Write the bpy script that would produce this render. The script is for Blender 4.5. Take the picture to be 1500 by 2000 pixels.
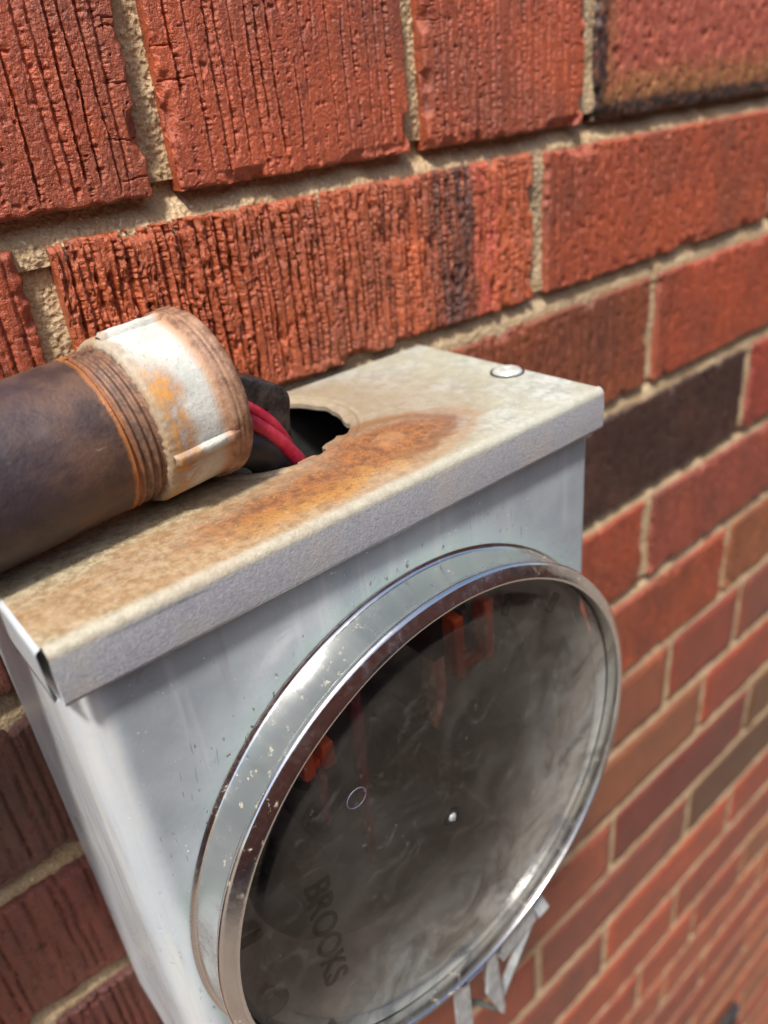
import bpy, bmesh, math, random
import numpy as np
from mathutils import Vector, Matrix

random.seed(7)
scene = bpy.context.scene
for o in list(bpy.data.objects):
    bpy.data.objects.remove(o, do_unlink=True)

# ------------------------------------------------------------------ camera
cam_d = bpy.data.cameras.new('camera')
cam = bpy.data.objects.new('camera', cam_d)
scene.collection.objects.link(cam)
right, up, back = (0.7592, -0.6438, -0.0959), (0.3742, 0.3112, 0.8736), (-0.5326, -0.6991, 0.4771)
M = Matrix((( right[0], up[0], back[0], -0.0343),
            ( right[1], up[1], back[1], -0.2243),
            ( right[2], up[2], back[2],  0.0829),
            (0, 0, 0, 1)))
cam.matrix_world = M
cam_d.sensor_fit = 'VERTICAL'
cam_d.sensor_height = 24.0
cam_d.sensor_width = 18.0
cam_d.lens = 1505.3 / 2000.0 * 24.0
cam_d.clip_start = 0.005
cam_d.clip_end = 200.0
cam_d.dof.use_dof = True
cam_d.dof.focus_distance = 0.200
cam_d.dof.aperture_fstop = 6.2
scene.camera = cam
scene.render.resolution_x, scene.render.resolution_y = 768, 1024

# ------------------------------------------------------------------ light
SUN = Vector((-0.39, -0.30, 0.87)).normalized()
world = bpy.data.worlds.new('World')
scene.world = world
world.use_nodes = True
wn = world.node_tree
wn.nodes.clear()
sky = wn.nodes.new('ShaderNodeTexSky')
sky.sky_type = 'NISHITA'
sky.sun_disc = False
sky.sun_elevation = math.asin(SUN.z)
sky.sun_rotation = math.atan2(SUN.x, SUN.y)
sky.dust_density = 3.0
bg = wn.nodes.new('ShaderNodeBackground')
bg.inputs['Strength'].default_value = 0.15
wo = wn.nodes.new('ShaderNodeOutputWorld')
wn.links.new(sky.outputs[0], bg.inputs[0])
wn.links.new(bg.outputs[0], wo.inputs[0])
sun_d = bpy.data.lights.new('sun', 'SUN')
sun_d.energy = 4.0
sun_d.angle = math.radians(6.5)
sun_d.color = (1.0, 0.97, 0.93)
sun = bpy.data.objects.new('sun', sun_d)
scene.collection.objects.link(sun)
sun.rotation_euler = SUN.to_track_quat('Z', 'Y').to_euler()
vs = scene.view_settings
vs.view_transform = 'Standard'
vs.look = 'None'
vs.exposure = 0.3
vs.gamma = 1.0
vs.use_curve_mapping = False
scene.cycles.max_bounces = 10
scene.cycles.transparent_max_bounces = 12
scene.cycles.sample_clamp_indirect = 6.0

# ------------------------------------------------------------------ helpers
COL = scene.collection
def lin(r, g, b, a=1.0):
    f = lambda c: (c / 255 / 12.92) if c / 255 <= 0.04045 else ((c / 255 + 0.055) / 1.055) ** 2.4
    return (f(r), f(g), f(b), a)

def vhash(i, j, s):
    with np.errstate(over='ignore'):
        h = (i.astype(np.int64) * 374761393 + j.astype(np.int64) * 668265263 + int(s) * 2147483647 % 1000003 * 31) & 0xFFFFFFFF
        h = ((h ^ (h >> 13)) * 1274126177) & 0xFFFFFFFF
        h = (h ^ (h >> 16))
        h = (h * 2246822519) & 0xFFFFFFFF
        h = h ^ (h >> 15)
    return (h & 0xFFFFFF) / float(0xFFFFFF)

def vn(x, y, s=0):
    x = np.asarray(x, float); y = np.asarray(y, float)
    x, y = np.broadcast_arrays(x, y)
    i, j = np.floor(x), np.floor(y)
    fx, fy = x - i, y - j
    fx = fx * fx * (3 - 2 * fx); fy = fy * fy * (3 - 2 * fy)
    a, b = vhash(i, j, s), vhash(i + 1, j, s)
    c, d = vhash(i, j + 1, s), vhash(i + 1, j + 1, s)
    return (a * (1 - fx) + b * fx) * (1 - fy) + (c * (1 - fx) + d * fx) * fy

def fbm(x, y, s=0, o=4):
    t, amp, tot = 0, 1.0, 0
    for k in range(o):
        t = t + amp * vn(np.asarray(x) * 2 ** k + 17.3 * k, np.asarray(y) * 2 ** k + 9.1 * k, s + k)
        tot += amp; amp *= 0.5
    return t / tot

def smooth(a, b, x):
    t = np.clip((x - a) / (b - a), 0, 1)
    return t * t * (3 - 2 * t)

def mesh_from(name, V, F, smooth_shade=True, attrs=None):
    me = bpy.data.meshes.new(name)
    V = np.asarray(V, np.float32)
    if isinstance(F, np.ndarray):
        n = F.shape[1]
        me.vertices.add(len(V)); me.vertices.foreach_set('co', V.ravel())
        me.loops.add(F.size); me.loops.foreach_set('vertex_index', F.ravel().astype(np.int32))
        me.polygons.add(len(F))
        me.polygons.foreach_set('loop_start', np.arange(0, F.size, n, dtype=np.int32))
        me.polygons.foreach_set('loop_total', np.full(len(F), n, np.int32))
        me.update(calc_edges=True); me.validate()
    else:
        me.from_pydata([tuple(v) for v in V.tolist()], [], F)
        me.update()
    me.polygons.foreach_set('use_smooth', np.full(len(me.polygons), smooth_shade))
    if attrs:
        for k, a in attrs.items():
            at = me.attributes.new(k, 'FLOAT', 'POINT')
            at.data.foreach_set('value', np.asarray(a, np.float32))
    return me

def add(name, me, mat, parent=None, world_coords=True, loc=None):
    o = bpy.data.objects.new(name, me)
    COL.objects.link(o)
    if mat is not None and len(me.materials) == 0:
        me.materials.append(mat)
    if parent is not None:
        o.parent = parent
        if world_coords:
            # every child is modelled in world coordinates
            p = parent; off = Vector((0, 0, 0))
            while p is not None:
                off += p.location; p = p.parent
            o.location = -off
    if loc is not None:
        o.location = loc
    return o

def thing(name, label, cat, loc=(0, 0, 0), group=None):
    o = bpy.data.objects.new(name, None)
    o.empty_display_size = 0.02
    COL.objects.link(o)
    o.location = loc
    o['label'] = label; o['category'] = cat
    if group: o['group'] = group
    return o

def tag(o, label, cat, group=None):
    o['label'] = label; o['category'] = cat
    if group: o['group'] = group
    return o

def grid_faces(nu, nv, wrap_u=False, flip=False):
    i = np.arange(nu if wrap_u else nu - 1)[:, None]
    j = np.arange(nv - 1)[None, :]
    i2 = (i + 1) % nu
    a = i * nv + j; b = i2 * nv + j; c = i2 * nv + j + 1; d = i * nv + j + 1
    F = np.stack([np.broadcast_to(k, (i.shape[0], nv - 1)).ravel() for k in ((a, d, c, b) if flip else (a, b, c, d))], 1)
    return F

def lathe(name, origin, axis, prof, n=96, e1=None, noise=None, flip=False, smooth_shade=True):
    """prof: list of (s, r) along axis; attributes s, th"""
    u = np.array(axis, float); u /= np.linalg.norm(u)
    if e1 is None:
        e1 = np.array((0, 0, 1.0)) if abs(u[2]) < 0.9 else np.array((1.0, 0, 0))
    e1 = np.array(e1, float); e1 = e1 - e1 @ u * u; e1 /= np.linalg.norm(e1)
    e2 = np.cross(u, e1)
    prof = np.array(prof, float)
    th = np.linspace(0, 2 * np.pi, n, endpoint=False)
    T, S = np.meshgrid(th, prof[:, 0], indexing='ij')
    R = np.broadcast_to(prof[:, 1], T.shape).copy()
    if noise is not None:
        S2, R = noise(T, S, R)
    else:
        S2 = S
    V = np.array(origin) + S2[..., None] * u + R[..., None] * (np.cos(T)[..., None] * e1 + np.sin(T)[..., None] * e2)
    F = grid_faces(n, len(prof), True, flip)
    return mesh_from(name, V.reshape(-1, 3), F, smooth_shade, {'axial': S.ravel(), 'turn': T.ravel()})

def sweep(name, pts, prof, closed_caps=True, upv=(0, 0, 1), smooth_shade=True, scale=None):
    """sweep 2-D closed profile (list of (a,b)) along a path of points (Catmull-Rom smoothed beforehand)"""
    P = np.array(pts, float); n = len(P); m = len(prof)
    T = np.gradient(P, axis=0); T /= np.linalg.norm(T, axis=1)[:, None]
    V = []
    nrm = np.array(upv, float)
    for i in range(n):
        nrm = nrm - nrm @ T[i] * T[i]; nrm /= np.linalg.norm(nrm)
        b = np.cross(T[i], nrm)
        k = 1.0 if scale is None else scale[i]
        for (a, c) in prof:
            V.append(P[i] + k * (a * b + c * nrm))
    F = []
    for i in range(n - 1):
        for j in range(m):
            F.append((i * m + j, i * m + (j + 1) % m, (i + 1) * m + (j + 1) % m, (i + 1) * m + j))
    if closed_caps:
        F.append(tuple(range(m - 1, -1, -1))); F.append(tuple((n - 1) * m + j for j in range(m)))
    return mesh_from(name, np.array(V), F, smooth_shade)

def spline(pts, n=12):
    P = [np.array(p, float) for p in pts]
    P = [2 * P[0] - P[1]] + P + [2 * P[-1] - P[-2]]
    out = []
    for i in range(1, len(P) - 2):
        for k in range(n):
            t = k / n
            a, b, c, d = P[i - 1], P[i], P[i + 1], P[i + 2]
            out.append(0.5 * ((2 * b) + (-a + c) * t + (2 * a - 5 * b + 4 * c - d) * t * t + (-a + 3 * b - 3 * c + d) * t ** 3))
    out.append(P[-2])
    return np.array(out)

def circle(r, n=16):
    return [(r * math.cos(2 * math.pi * k / n), r * math.sin(2 * math.pi * k / n)) for k in range(n)]

def bbox_mesh(name, x0, x1, y0, y1, z0, z1, bev=0.0005, seg=2, xf=None):
    bm = bmesh.new()
    bmesh.ops.create_cube(bm, size=1.0)
    for v in bm.verts:
        v.co = Vector(((x0 + x1) / 2 + v.co.x * (x1 - x0), (y0 + y1) / 2 + v.co.y * (y1 - y0), (z0 + z1) / 2 + v.co.z * (z1 - z0)))
    if bev > 0:
        bmesh.ops.bevel(bm, geom=bm.edges[:], offset=bev, segments=seg, affect='EDGES', profile=0.5)
    if xf is not None:
        bmesh.ops.transform(bm, matrix=xf, verts=bm.verts[:])
    me = bpy.data.meshes.new(name)
    bm.to_mesh(me); bm.free()
    for p in me.polygons: p.use_smooth = False
    return me

# ------------------------------------------------------------------ material helpers
class NT:
    def __init__(self, name):
        self.m = bpy.data.materials.new(name); self.m.use_nodes = True
        self.t = self.m.node_tree; self.t.nodes.clear()
        self.out = self.n('ShaderNodeOutputMaterial')
        self.co = self.n('ShaderNodeTexCoord').outputs['Object']
    def n(self, k): return self.t.nodes.new(k)
    def set(self, sock, v):
        if v is None: return
        if isinstance(v, bpy.types.NodeSocket): self.t.links.new(v, sock)
        else:
            if isinstance(v, (int, float)) and sock.type in ('RGBA',): v = (v, v, v, 1)
            if isinstance(v, (int, float)) and sock.type == 'VECTOR': v = (v, v, v)
            if isinstance(v, tuple) and len(v) == 4 and sock.type == 'VECTOR': v = v[:3]
            sock.default_value = v
    def math(self, op, a, b=0.5, c=None, clamp=False):
        n = self.n('ShaderNodeMath'); n.operation = op; n.use_clamp = clamp
        self.set(n.inputs[0], a); self.set(n.inputs[1], b)
        if c is not None: self.set(n.inputs[2], c)
        return n.outputs[0]
    def vmath(self, op, a, b=None, s=None):
        n = self.n('ShaderNodeVectorMath'); n.operation = op
        self.set(n.inputs[0], a)
        if b is not None: self.set(n.inputs[1], b)
        if s is not None: self.set(n.inputs['Scale'], s)
        return n.outputs['Value'] if op in ('LENGTH', 'DOT_PRODUCT', 'DISTANCE') else n.outputs[0]
    def noise(self, scale, detail=4.0, rough=0.55, vec=None, dist=0.0, color=False):
        n = self.n('ShaderNodeTexNoise'); self.set(n.inputs['Vector'], self.co if vec is None else vec)
        n.inputs['Scale'].default_value = scale; n.inputs['Detail'].default_value = detail
        n.inputs['Roughness'].default_value = rough; n.inputs['Distortion'].default_value = dist
        return n.outputs['Color'] if color else n.outputs['Fac']
    def voro(self, scale, vec=None, feature='F1', rnd=1.0):
        n = self.n('ShaderNodeTexVoronoi'); self.set(n.inputs['Vector'], self.co if vec is None else vec)
        n.feature = feature; n.inputs['Scale'].default_value = scale; n.inputs['Randomness'].default_value = rnd
        return n.outputs['Distance']
    def rng(self, v, a, b, c=0.0, d=1.0, smoothstep=True):
        n = self.n('ShaderNodeMapRange'); n.interpolation_type = 'SMOOTHSTEP' if smoothstep else 'LINEAR'
        self.set(n.inputs['Value'], v)
        for k, x in zip(('From Min', 'From Max', 'To Min', 'To Max'), (a, b, c, d)): self.set(n.inputs[k], x)
        return n.outputs['Result']
    def mix(self, f, a, b, mode='MIX'):
        n = self.n('ShaderNodeMix'); n.data_type = 'RGBA'; n.blend_type = mode; n.clamp_factor = True
        self.set(n.inputs[0], f); self.set(n.inputs[6], a); self.set(n.inputs[7], b)
        return n.outputs[2]
    def scl(self, sx, sy, sz, vec=None):
        return self.vmath('MULTIPLY', self.co if vec is None else vec, (sx, sy, sz))
    def xyz(self, vec=None):
        n = self.n('ShaderNodeSeparateXYZ'); self.set(n.inputs[0], self.co if vec is None else vec)
        return n.outputs
    def attr(self, name):
        n = self.n('ShaderNodeAttribute'); n.attribute_name = name; return n.outputs['Fac']
    def ell(self, c, r, soft=0.4, vec=None):
        """1 inside an ellipsoid of radii r about c, falling to 0 at its surface"""
        d = self.vmath('SUBTRACT', self.co if vec is None else vec, c)
        d = self.vmath('MULTIPLY', d, tuple(1.0 / k for k in r))
        return self.rng(self.vmath('LENGTH', d), 1 - soft, 1 + soft, 1, 0)
    def warp(self, amt, scale, detail=3):
        c = self.noise(scale, detail, color=True)
        c = self.vmath('SUBTRACT', c, (0.5, 0.5, 0.5))
        return self.vmath('ADD', self.co, self.vmath('SCALE', c, s=amt))
    def bump(self, h, dist, strength=1.0, normal=None):
        n = self.n('ShaderNodeBump'); n.inputs['Strength'].default_value = strength; n.inputs['Distance'].default_value = dist
        self.set(n.inputs['Height'], h)
        if normal is not None: self.set(n.inputs['Normal'], normal)
        return n.outputs[0]
    def pbr(self, base, rough=0.5, metal=0.0, normal=None, spec=None, coat=None, coat_rough=None):
        n = self.n('ShaderNodeBsdfPrincipled')
        self.set(n.inputs['Base Color'], base); self.set(n.inputs['Roughness'], rough); self.set(n.inputs['Metallic'], metal)
        if normal is not None: self.set(n.inputs['Normal'], normal)
        if spec is not None: self.set(n.inputs['Specular IOR Level'], spec)
        if coat is not None: self.set(n.inputs['Coat Weight'], coat)
        if coat_rough is not None: self.set(n.inputs['Coat Roughness'], coat_rough)
        return n.outputs[0]
    def done(self, shader):
        self.t.links.new(shader, self.out.inputs['Surface']); return self.m

def obj_color(t):
    n = t.n('ShaderNodeObjectInfo'); return n.outputs['Color'], n.outputs['Random']

# --- brick
def mat_brick(soot=False):
    t = NT('sooty_brick' if soot else 'fired_brick'); c, r = obj_color(t)
    off = t.n('ShaderNodeCombineXYZ'); t.set(off.inputs[0], t.math('MULTIPLY', r, 7.0)); t.set(off.inputs[2], t.math('MULTIPLY', r, 3.0))
    v = t.vmath('ADD', t.co, off.outputs[0])
    big = t.noise(28, 3, vec=v)
    streak = t.noise(1, 4, 0.6, vec=t.scl(420, 420, 45, v))
    fine = t.noise(900, 3, 0.6, vec=v)
    blot = t.noise(140, 4, 0.65, vec=v)
    big2 = t.noise(17, 3, 0.6, vec=t.vmath('ADD', v, (2.2, 8, 3.3)))
    c = t.mix(t.rng(big2, 0.42, 0.72, 0, 0.75), c, t.mix(0.6, c, lin(104, 70, 56)))
    col = t.mix(t.rng(big, 0.35, 0.7), c, t.mix(1.0, c, (1.22, 1.18, 1.05, 1), 'MULTIPLY'))
    col = t.mix(t.rng(streak, 0.40, 0.72, 0, 0.7), col, t.mix(1.0, c, (0.55, 0.52, 0.55, 1), 'MULTIPLY'))
    col = t.mix(t.rng(blot, 0.60, 0.80, 0, 0.5), col, t.mix(1.0, c, (1.35, 1.3, 1.1, 1), 'MULTIPLY'))
    col = t.mix(t.rng(blot, 0.44, 0.26, 0, 0.75), col, t.mix(1.0, c, (0.42, 0.40, 0.42, 1), 'MULTIPLY'))
    spk = t.noise(420, 3, 0.6, vec=t.scl(1, 1, 0.5, v))
    col = t.mix(t.rng(spk, 0.58, 0.70, 0, 0.65), col, t.mix(1.0, c, (0.38, 0.36, 0.40, 1), 'MULTIPLY'))
    grey = t.noise(90, 4, 0.65, vec=t.vmath('ADD', v, (9.1, 2, 4.7)))
    col = t.mix(t.rng(grey, 0.60, 0.78, 0, 0.4), col, lin(112, 74, 64))
    pale = t.noise(60, 5, 0.7, vec=t.vmath('ADD', v, (3.1, 0, 1.7)))
    col = t.mix(t.rng(pale, 0.62, 0.82, 0, 0.4), col, lin(176, 132, 112))
    grit = t.noise(2100, 3, 0.7, vec=v); grit2 = t.noise(700, 3, 0.7, vec=t.vmath('ADD', v, (5, 5, 5)))
    col = t.mix(t.rng(grit, 0.50, 0.70, 0, 0.55), col, t.mix(1.0, col, (0.45, 0.42, 0.44, 1), 'MULTIPLY'))
    col = t.mix(t.rng(grit2, 0.56, 0.70, 0, 0.5), col, t.mix(1.0, col, (1.6, 1.5, 1.4, 1), 'MULTIPLY'))
    scr = t.noise(1, 4, 0.7, vec=t.scl(1500, 1500, 70, v))
    col = t.mix(t.rng(scr, 0.55, 0.72, 0, 0.6), col, t.mix(1.0, col, (0.5, 0.46, 0.48, 1), 'MULTIPLY'))
    if soot:
        sx_ = t.xyz(t.warp(0.006, 90, 4))[0]
        so = t.math('MULTIPLY', t.math('MULTIPLY', t.rng(sx_, 0.030, 0.050), t.rng(sx_, 0.068, 0.060)), t.rng(t.noise(1, 4, 0.6, vec=t.scl(300, 300, 30)), 0.30, 0.58))
        col = t.mix(t.math('MULTIPLY', so, 0.85), col, lin(58, 44, 40))
        rd = t.math('MULTIPLY', t.math('MULTIPLY', t.rng(sx_, 0.062, 0.068), t.rng(sx_, 0.080, 0.073)), t.rng(t.noise(1, 4, 0.6, vec=t.scl(420, 420, 60)), 0.42, 0.62))
        col = t.mix(t.math('MULTIPLY', rd, 0.8), col, lin(196, 84, 74))
    nb = t.bump(t.math('ADD', t.math('ADD', t.math('MULTIPLY', t.math('ADD', streak, t.math('MULTIPLY', scr, 0.5)), 0.7), t.math('MULTIPLY', grit, 0.35)), t.math('MULTIPLY', fine, 0.6)), 0.0008, 1.0)
    rough = t.rng(grit2, 0.3, 0.7, 0.26, 0.52)
    return t.done(t.pbr(col, rough, 0, nb, spec=0.75))

def mat_burnt_brick(w, h):
    t = NT('kiln_burnt_brick')
    s = t.xyz(t.warp(0.010, 130, 5))
    dl = t.math('ADD', s[0], w / 2); db = t.math('ADD', s[2], h / 2)
    blot = t.noise(170, 4, 0.65); streak = t.noise(1, 4, 0.6, vec=t.scl(420, 420, 60)); fine = t.noise(900, 3)
    red = t.mix(t.rng(blot, 0.35, 0.7), lin(158, 80, 62), lin(186, 106, 84))
    red = t.mix(t.rng(streak, 0.5, 0.8, 0, 0.5), red, lin(120, 54, 46))
    ochre = t.mix(t.rng(blot, 0.35, 0.65), lin(124, 84, 50), lin(168, 122, 74))
    m_o = t.math('MAXIMUM', t.rng(db, 0.011, 0.023, 1, 0), t.rng(dl, 0.009, 0.017, 0.6, 0))
    m_k = t.math('MAXIMUM', t.rng(db, 0.004, 0.0105, 1, 0), t.rng(dl, 0.004, 0.0095, 1, 0))
    m_o = t.math('MULTIPLY', m_o, t.rng(t.noise(260, 4, 0.7), 0.3, 0.62, 0.25, 1))
    col = t.mix(m_o, red, ochre)
    m_k = t.math('MULTIPLY', m_k, t.rng(t.noise(300, 4, 0.7), 0.25, 0.6, 0.45, 1))
    col = t.mix(m_k, col, lin(42, 38, 38))
    col = t.mix(t.rng(t.noise(900, 3, 0.7), 0.55, 0.7, 0, 0.5), col, t.mix(1.0, col, (0.5, 0.48, 0.5, 1), 'MULTIPLY'))
    nb = t.bump(t.math('ADD', t.math('MULTIPLY', streak, 0.6), t.math('MULTIPLY', fine, 0.6)), 0.0004, 0.9)
    return t.done(t.pbr(col, 0.55, 0, nb, spec=0.4))

def mat_mortar():
    t = NT('sandy_mortar')
    a = t.noise(70, 5, 0.6); g = t.noise(1300, 2, 0.6); vor = t.voro(650)
    col = t.mix(t.rng(a, 0.3, 0.7), lin(184, 156, 118), lin(212, 188, 150))
    col = t.mix(t.rng(g, 0.35, 0.7, 0, 0.6), col, lin(158, 130, 98))
    col = t.mix(t.rng(t.noise(820, 1), 0.68, 0.74, 0, 0.8), col, lin(228, 220, 204))
    col = t.mix(t.rng(t.noise(500, 2, vec=t.vmath('ADD', t.co, (2, 5, 1))), 0.68, 0.76, 0, 0.7), col, lin(88, 70, 50))
    col = t.mix(t.rng(t.noise(14, 4), 0.52, 0.75, 0, 0.6), col, lin(160, 146, 120))
    nb = t.bump(t.math('ADD', t.math('MULTIPLY', g, 0.8), t.math('MULTIPLY', vor, 1.0)), 0.0006, 0.9)
    return t.done(t.pbr(col, 0.85, 0, nb, spec=0.25))

# --- lid: weathered galvanised sheet with rust below the knockout
ZT = -0.0057
def mat_lid():
    t = NT('weathered_galvanised_sheet')
    s = t.xyz()
    w = t.warp(0.012, 70, 4)
    w2 = t.warp(0.022, 45, 5)
    span = t.noise(260, 3, 0.7); mott = t.noise(420, 4, 0.75); big = t.noise(38, 4, 0.6)
    fine = t.noise(1500, 2, 0.6)
    galv = t.mix(t.rng(span, 0.35, 0.65), lin(156, 160, 151), lin(190, 193, 183))
    galv = t.mix(t.rng(mott, 0.58, 0.7, 0, 0.8), galv, lin(202, 203, 192))
    galv = t.mix(t.rng(big, 0.38, 0.66, 0, 0.65), galv, lin(166, 162, 134))
    tan = t.mix(t.rng(mott, 0.33, 0.66), lin(138, 120, 90), lin(188, 175, 144))
    tan = t.mix(t.rng(t.noise(520, 4, 0.7, vec=t.scl(0.6, 1, 1)), 0.56, 0.68, 0, 0.85), tan, lin(200, 188, 160))
    tan = t.mix(t.rng(t.noise(230, 4, 0.7, vec=t.vmath('ADD', t.co, (4, 1, 2))), 0.56, 0.74, 0, 0.5), tan, lin(150, 108, 74))
    left = t.rng(t.xyz(w2)[0], 0.035, 0.135, 1, 0)
    col = t.mix(left, galv, tan)
    # brown film about the hole and behind it
    film = t.ell((0.085, -0.032, ZT), (0.052, 0.046, 0.05), 0.45, w2)
    col = t.mix(t.math('MULTIPLY', film, 0.6), col, t.mix(mott, lin(120, 98, 72), lin(164, 138, 106)))
    # rust band in front of the hole
    r1 = t.ell((0.092, -0.0635, ZT), (0.026, 0.0135, 0.05), 0.5, w)
    r2 = t.ell((0.060, -0.0715, ZT), (0.042, 0.0105, 0.05), 0.55, w)
    r3 = t.ell((0.024, -0.0725, ZT), (0.040, 0.0110, 0.05), 0.7, w2)
    rm = t.math('MAXIMUM', r1, r2)
    rm = t.math('MAXIMUM', rm, t.math('MULTIPLY', r3, 0.40))
    rm = t.math('MULTIPLY', rm, t.rng(mott, 0.2, 0.55, 0.7, 1.0))
    rust = t.mix(t.rng(t.noise(330, 4, 0.7), 0.35, 0.65), lin(110, 62, 30), lin(162, 98, 44))
    orange = t.math('MULTIPLY', t.ell((0.070, -0.0785, ZT), (0.050, 0.006, 0.05), 0.8, w), t.rng(span, 0.3, 0.62))
    rust = t.mix(orange, rust, lin(176, 124, 54))
    rg = t.noise(1100, 4, 0.8)
    rust = t.mix(t.rng(rg, 0.5, 0.68, 0, 0.6), rust, lin(78, 48, 32))
    rust = t.mix(t.rng(t.noise(760, 3, 0.7, vec=t.vmath('ADD', t.co, (3, 3, 3))), 0.6, 0.7, 0, 0.6), rust, lin(190, 150, 96))
    col = t.mix(t.math('MULTIPLY', rm, 0.92), col, rust)
    hd = t.vmath('LENGTH', t.vmath('MULTIPLY', t.vmath('SUBTRACT', w, (0.0945, -0.0610, ZT)), (1, 1.5, 0)))
    arc = t.math('MULTIPLY', t.rng(hd, 0.0150, 0.0195), t.rng(hd, 0.0250, 0.0205))
    arc = t.math('MULTIPLY', arc, t.rng(s[0], 0.080, 0.092))
    col = t.mix(t.math('MULTIPLY', arc, 0.55), col, lin(112, 70, 40))
    core = t.ell((0.0945, -0.0625, ZT), (0.0050, 0.0040, 0.05), 0.5, t.warp(0.004, 200, 3))
    col = t.mix(t.math('MULTIPLY', core, 0.6), col, lin(166, 124, 84))
    halo = t.math('MULTIPLY', t.rng(rm, 0.02, 0.2), t.rng(rm, 0.5, 0.2))
    col = t.mix(t.math('MULTIPLY', halo, 0.3), col, lin(160, 112, 66))
    # folded lip: grey lavender zinc bloom; the fold itself paler
    lipm = t.rng(s[2], ZT - 0.0012, ZT - 0.0030, 0, 1)
    lipn = t.noise(1300, 4, 0.75)
    lip = t.mix(t.rng(lipn, 0.32, 0.68), lin(144, 146, 154), lin(170, 170, 172))
    lip = t.mix(t.rng(big, 0.45, 0.7, 0, 0.45), lip, lin(178, 168, 152))
    lip = t.mix(t.rng(t.noise(160, 4, 0.7), 0.58, 0.7, 0, 0.4), lip, lin(126, 126, 138))
    col = t.mix(lipm, col, lip)
    fold = t.math('MULTIPLY', t.rng(t.xyz(t.warp(0.002, 300, 3))[1], -0.0822, -0.0848, 0, 1), t.rng(s[2], ZT - 0.0030, ZT - 0.0014, 0, 1))
    col = t.mix(t.math('MULTIPLY', fold, 0.6), col, t.mix(mott, lin(160, 156, 136), lin(196, 194, 180)))
    grime = t.rng(t.noise(26, 3, 0.5, vec=t.scl(1, 1, 6)), 0.58, 0.7)
    col = t.mix(t.math('MULTIPLY', t.math('MULTIPLY', grime, t.rng(s[2], ZT - 0.0018, ZT - 0.0024, 0, 1)), t.rng(s[2], ZT - 0.0030, ZT - 0.0038, 0.5, 0)), col, lin(70, 66, 60))
    nb = t.bump(t.math('ADD', t.math('MULTIPLY', fine, 0.5), t.math('ADD', t.math('MULTIPLY', mott, 0.4), t.math('MULTIPLY', rm, t.noise(700, 4, 0.7)))), 0.00034, 1.0)
    rough = t.rng(rm, 0.0, 0.8, 0.47, 0.75)
    return t.done(t.pbr(col, rough, 0.0, nb, spec=0.5))

def mat_paint():
    t = NT('grey_enamel_lit_corner')
    s = t.xyz()
    a = t.noise(40, 4, 0.6); f = t.noise(700, 3, 0.6); v = t.noise(1, 4, 0.6, vec=t.scl(220, 220, 14))
    col = t.mix(t.rng(a, 0.3, 0.7), lin(142, 150, 155), lin(162, 169, 172))
    col = t.mix(t.rng(v, 0.52, 0.8, 0, 0.5), col, lin(188, 188, 190))
    # run-off stain of verdigris round the ring
    d = t.vmath('SUBTRACT', t.co, (0.0805, 0, -0.1238)); d = t.vmath('MULTIPLY', d, (1, 0, 1))
    rr = t.vmath('LENGTH', d)
    green = t.math('MULTIPLY', t.rng(rr, 0.0845, 0.0985, 1, 0), t.rng(t.noise(90, 4), 0.3, 0.6))
    col = t.mix(t.math('MULTIPLY', green, 0.55), col, lin(150, 176, 162))
    pit = t.math('MULTIPLY', t.rng(t.noise(520, 2, 0.5, vec=t.scl(1, 1, 0.6)), 0.665, 0.70), t.rng(rr, 0.084, 0.105, 1, 0.0))
    col = t.mix(pit, col, lin(86, 84, 82))
    scw = t.noise(1, 2, 0.5, vec=t.scl(1400, 1400, 60, t.warp(0.02, 12, 2)))
    col = t.mix(t.math('MULTIPLY', t.rng(scw, 0.70, 0.74), t.rng(t.noise(18, 2), 0.5, 0.6)), col, lin(112, 112, 114))
    col = t.mix(t.math('MULTIPLY', t.rng(t.noise(260, 5, 0.75), 0.55, 0.75), t.rng(t.noise(22, 3), 0.45, 0.7, 0, 0.55)), col, lin(128, 130, 134))
    speck = t.rng(t.noise(900, 2), 0.735, 0.76)
    col = t.mix(speck, col, lin(226, 226, 222))
    mar = t.rng(t.noise(1, 3, 0.5, vec=t.scl(500, 500, 120)), 0.74, 0.77)
    col = t.mix(mar, col, lin(96, 94, 92))
    corner_hl = t.rng(t.xyz(t.warp(0.006, 38, 4))[0], -0.0035, -0.0085)  # highlight of the rounded left corner painted as a pale band, side included
    col = t.mix(t.math('MULTIPLY', corner_hl, 0.7), col, t.mix(t.rng(v, 0.4, 0.65), lin(200, 208, 212), lin(214, 216, 212)))
    gr = t.math('MULTIPLY', t.rng(t.noise(1, 4, 0.6, vec=t.scl(120, 120, 9)), 0.56, 0.72), t.rng(a, 0.4, 0.6))
    col = t.mix(t.math('MULTIPLY', gr, 0.35), col, lin(120, 112, 104))
    nb = t.bump(t.math('SUBTRACT', t.math('MULTIPLY', f, 0.6), t.math('MULTIPLY', pit, 1.0)), 0.00016, 0.8)
    return t.done(t.pbr(col, t.rng(a, 0.3, 0.7, 0.26, 0.38), 0.0, nb, spec=0.5))

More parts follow.
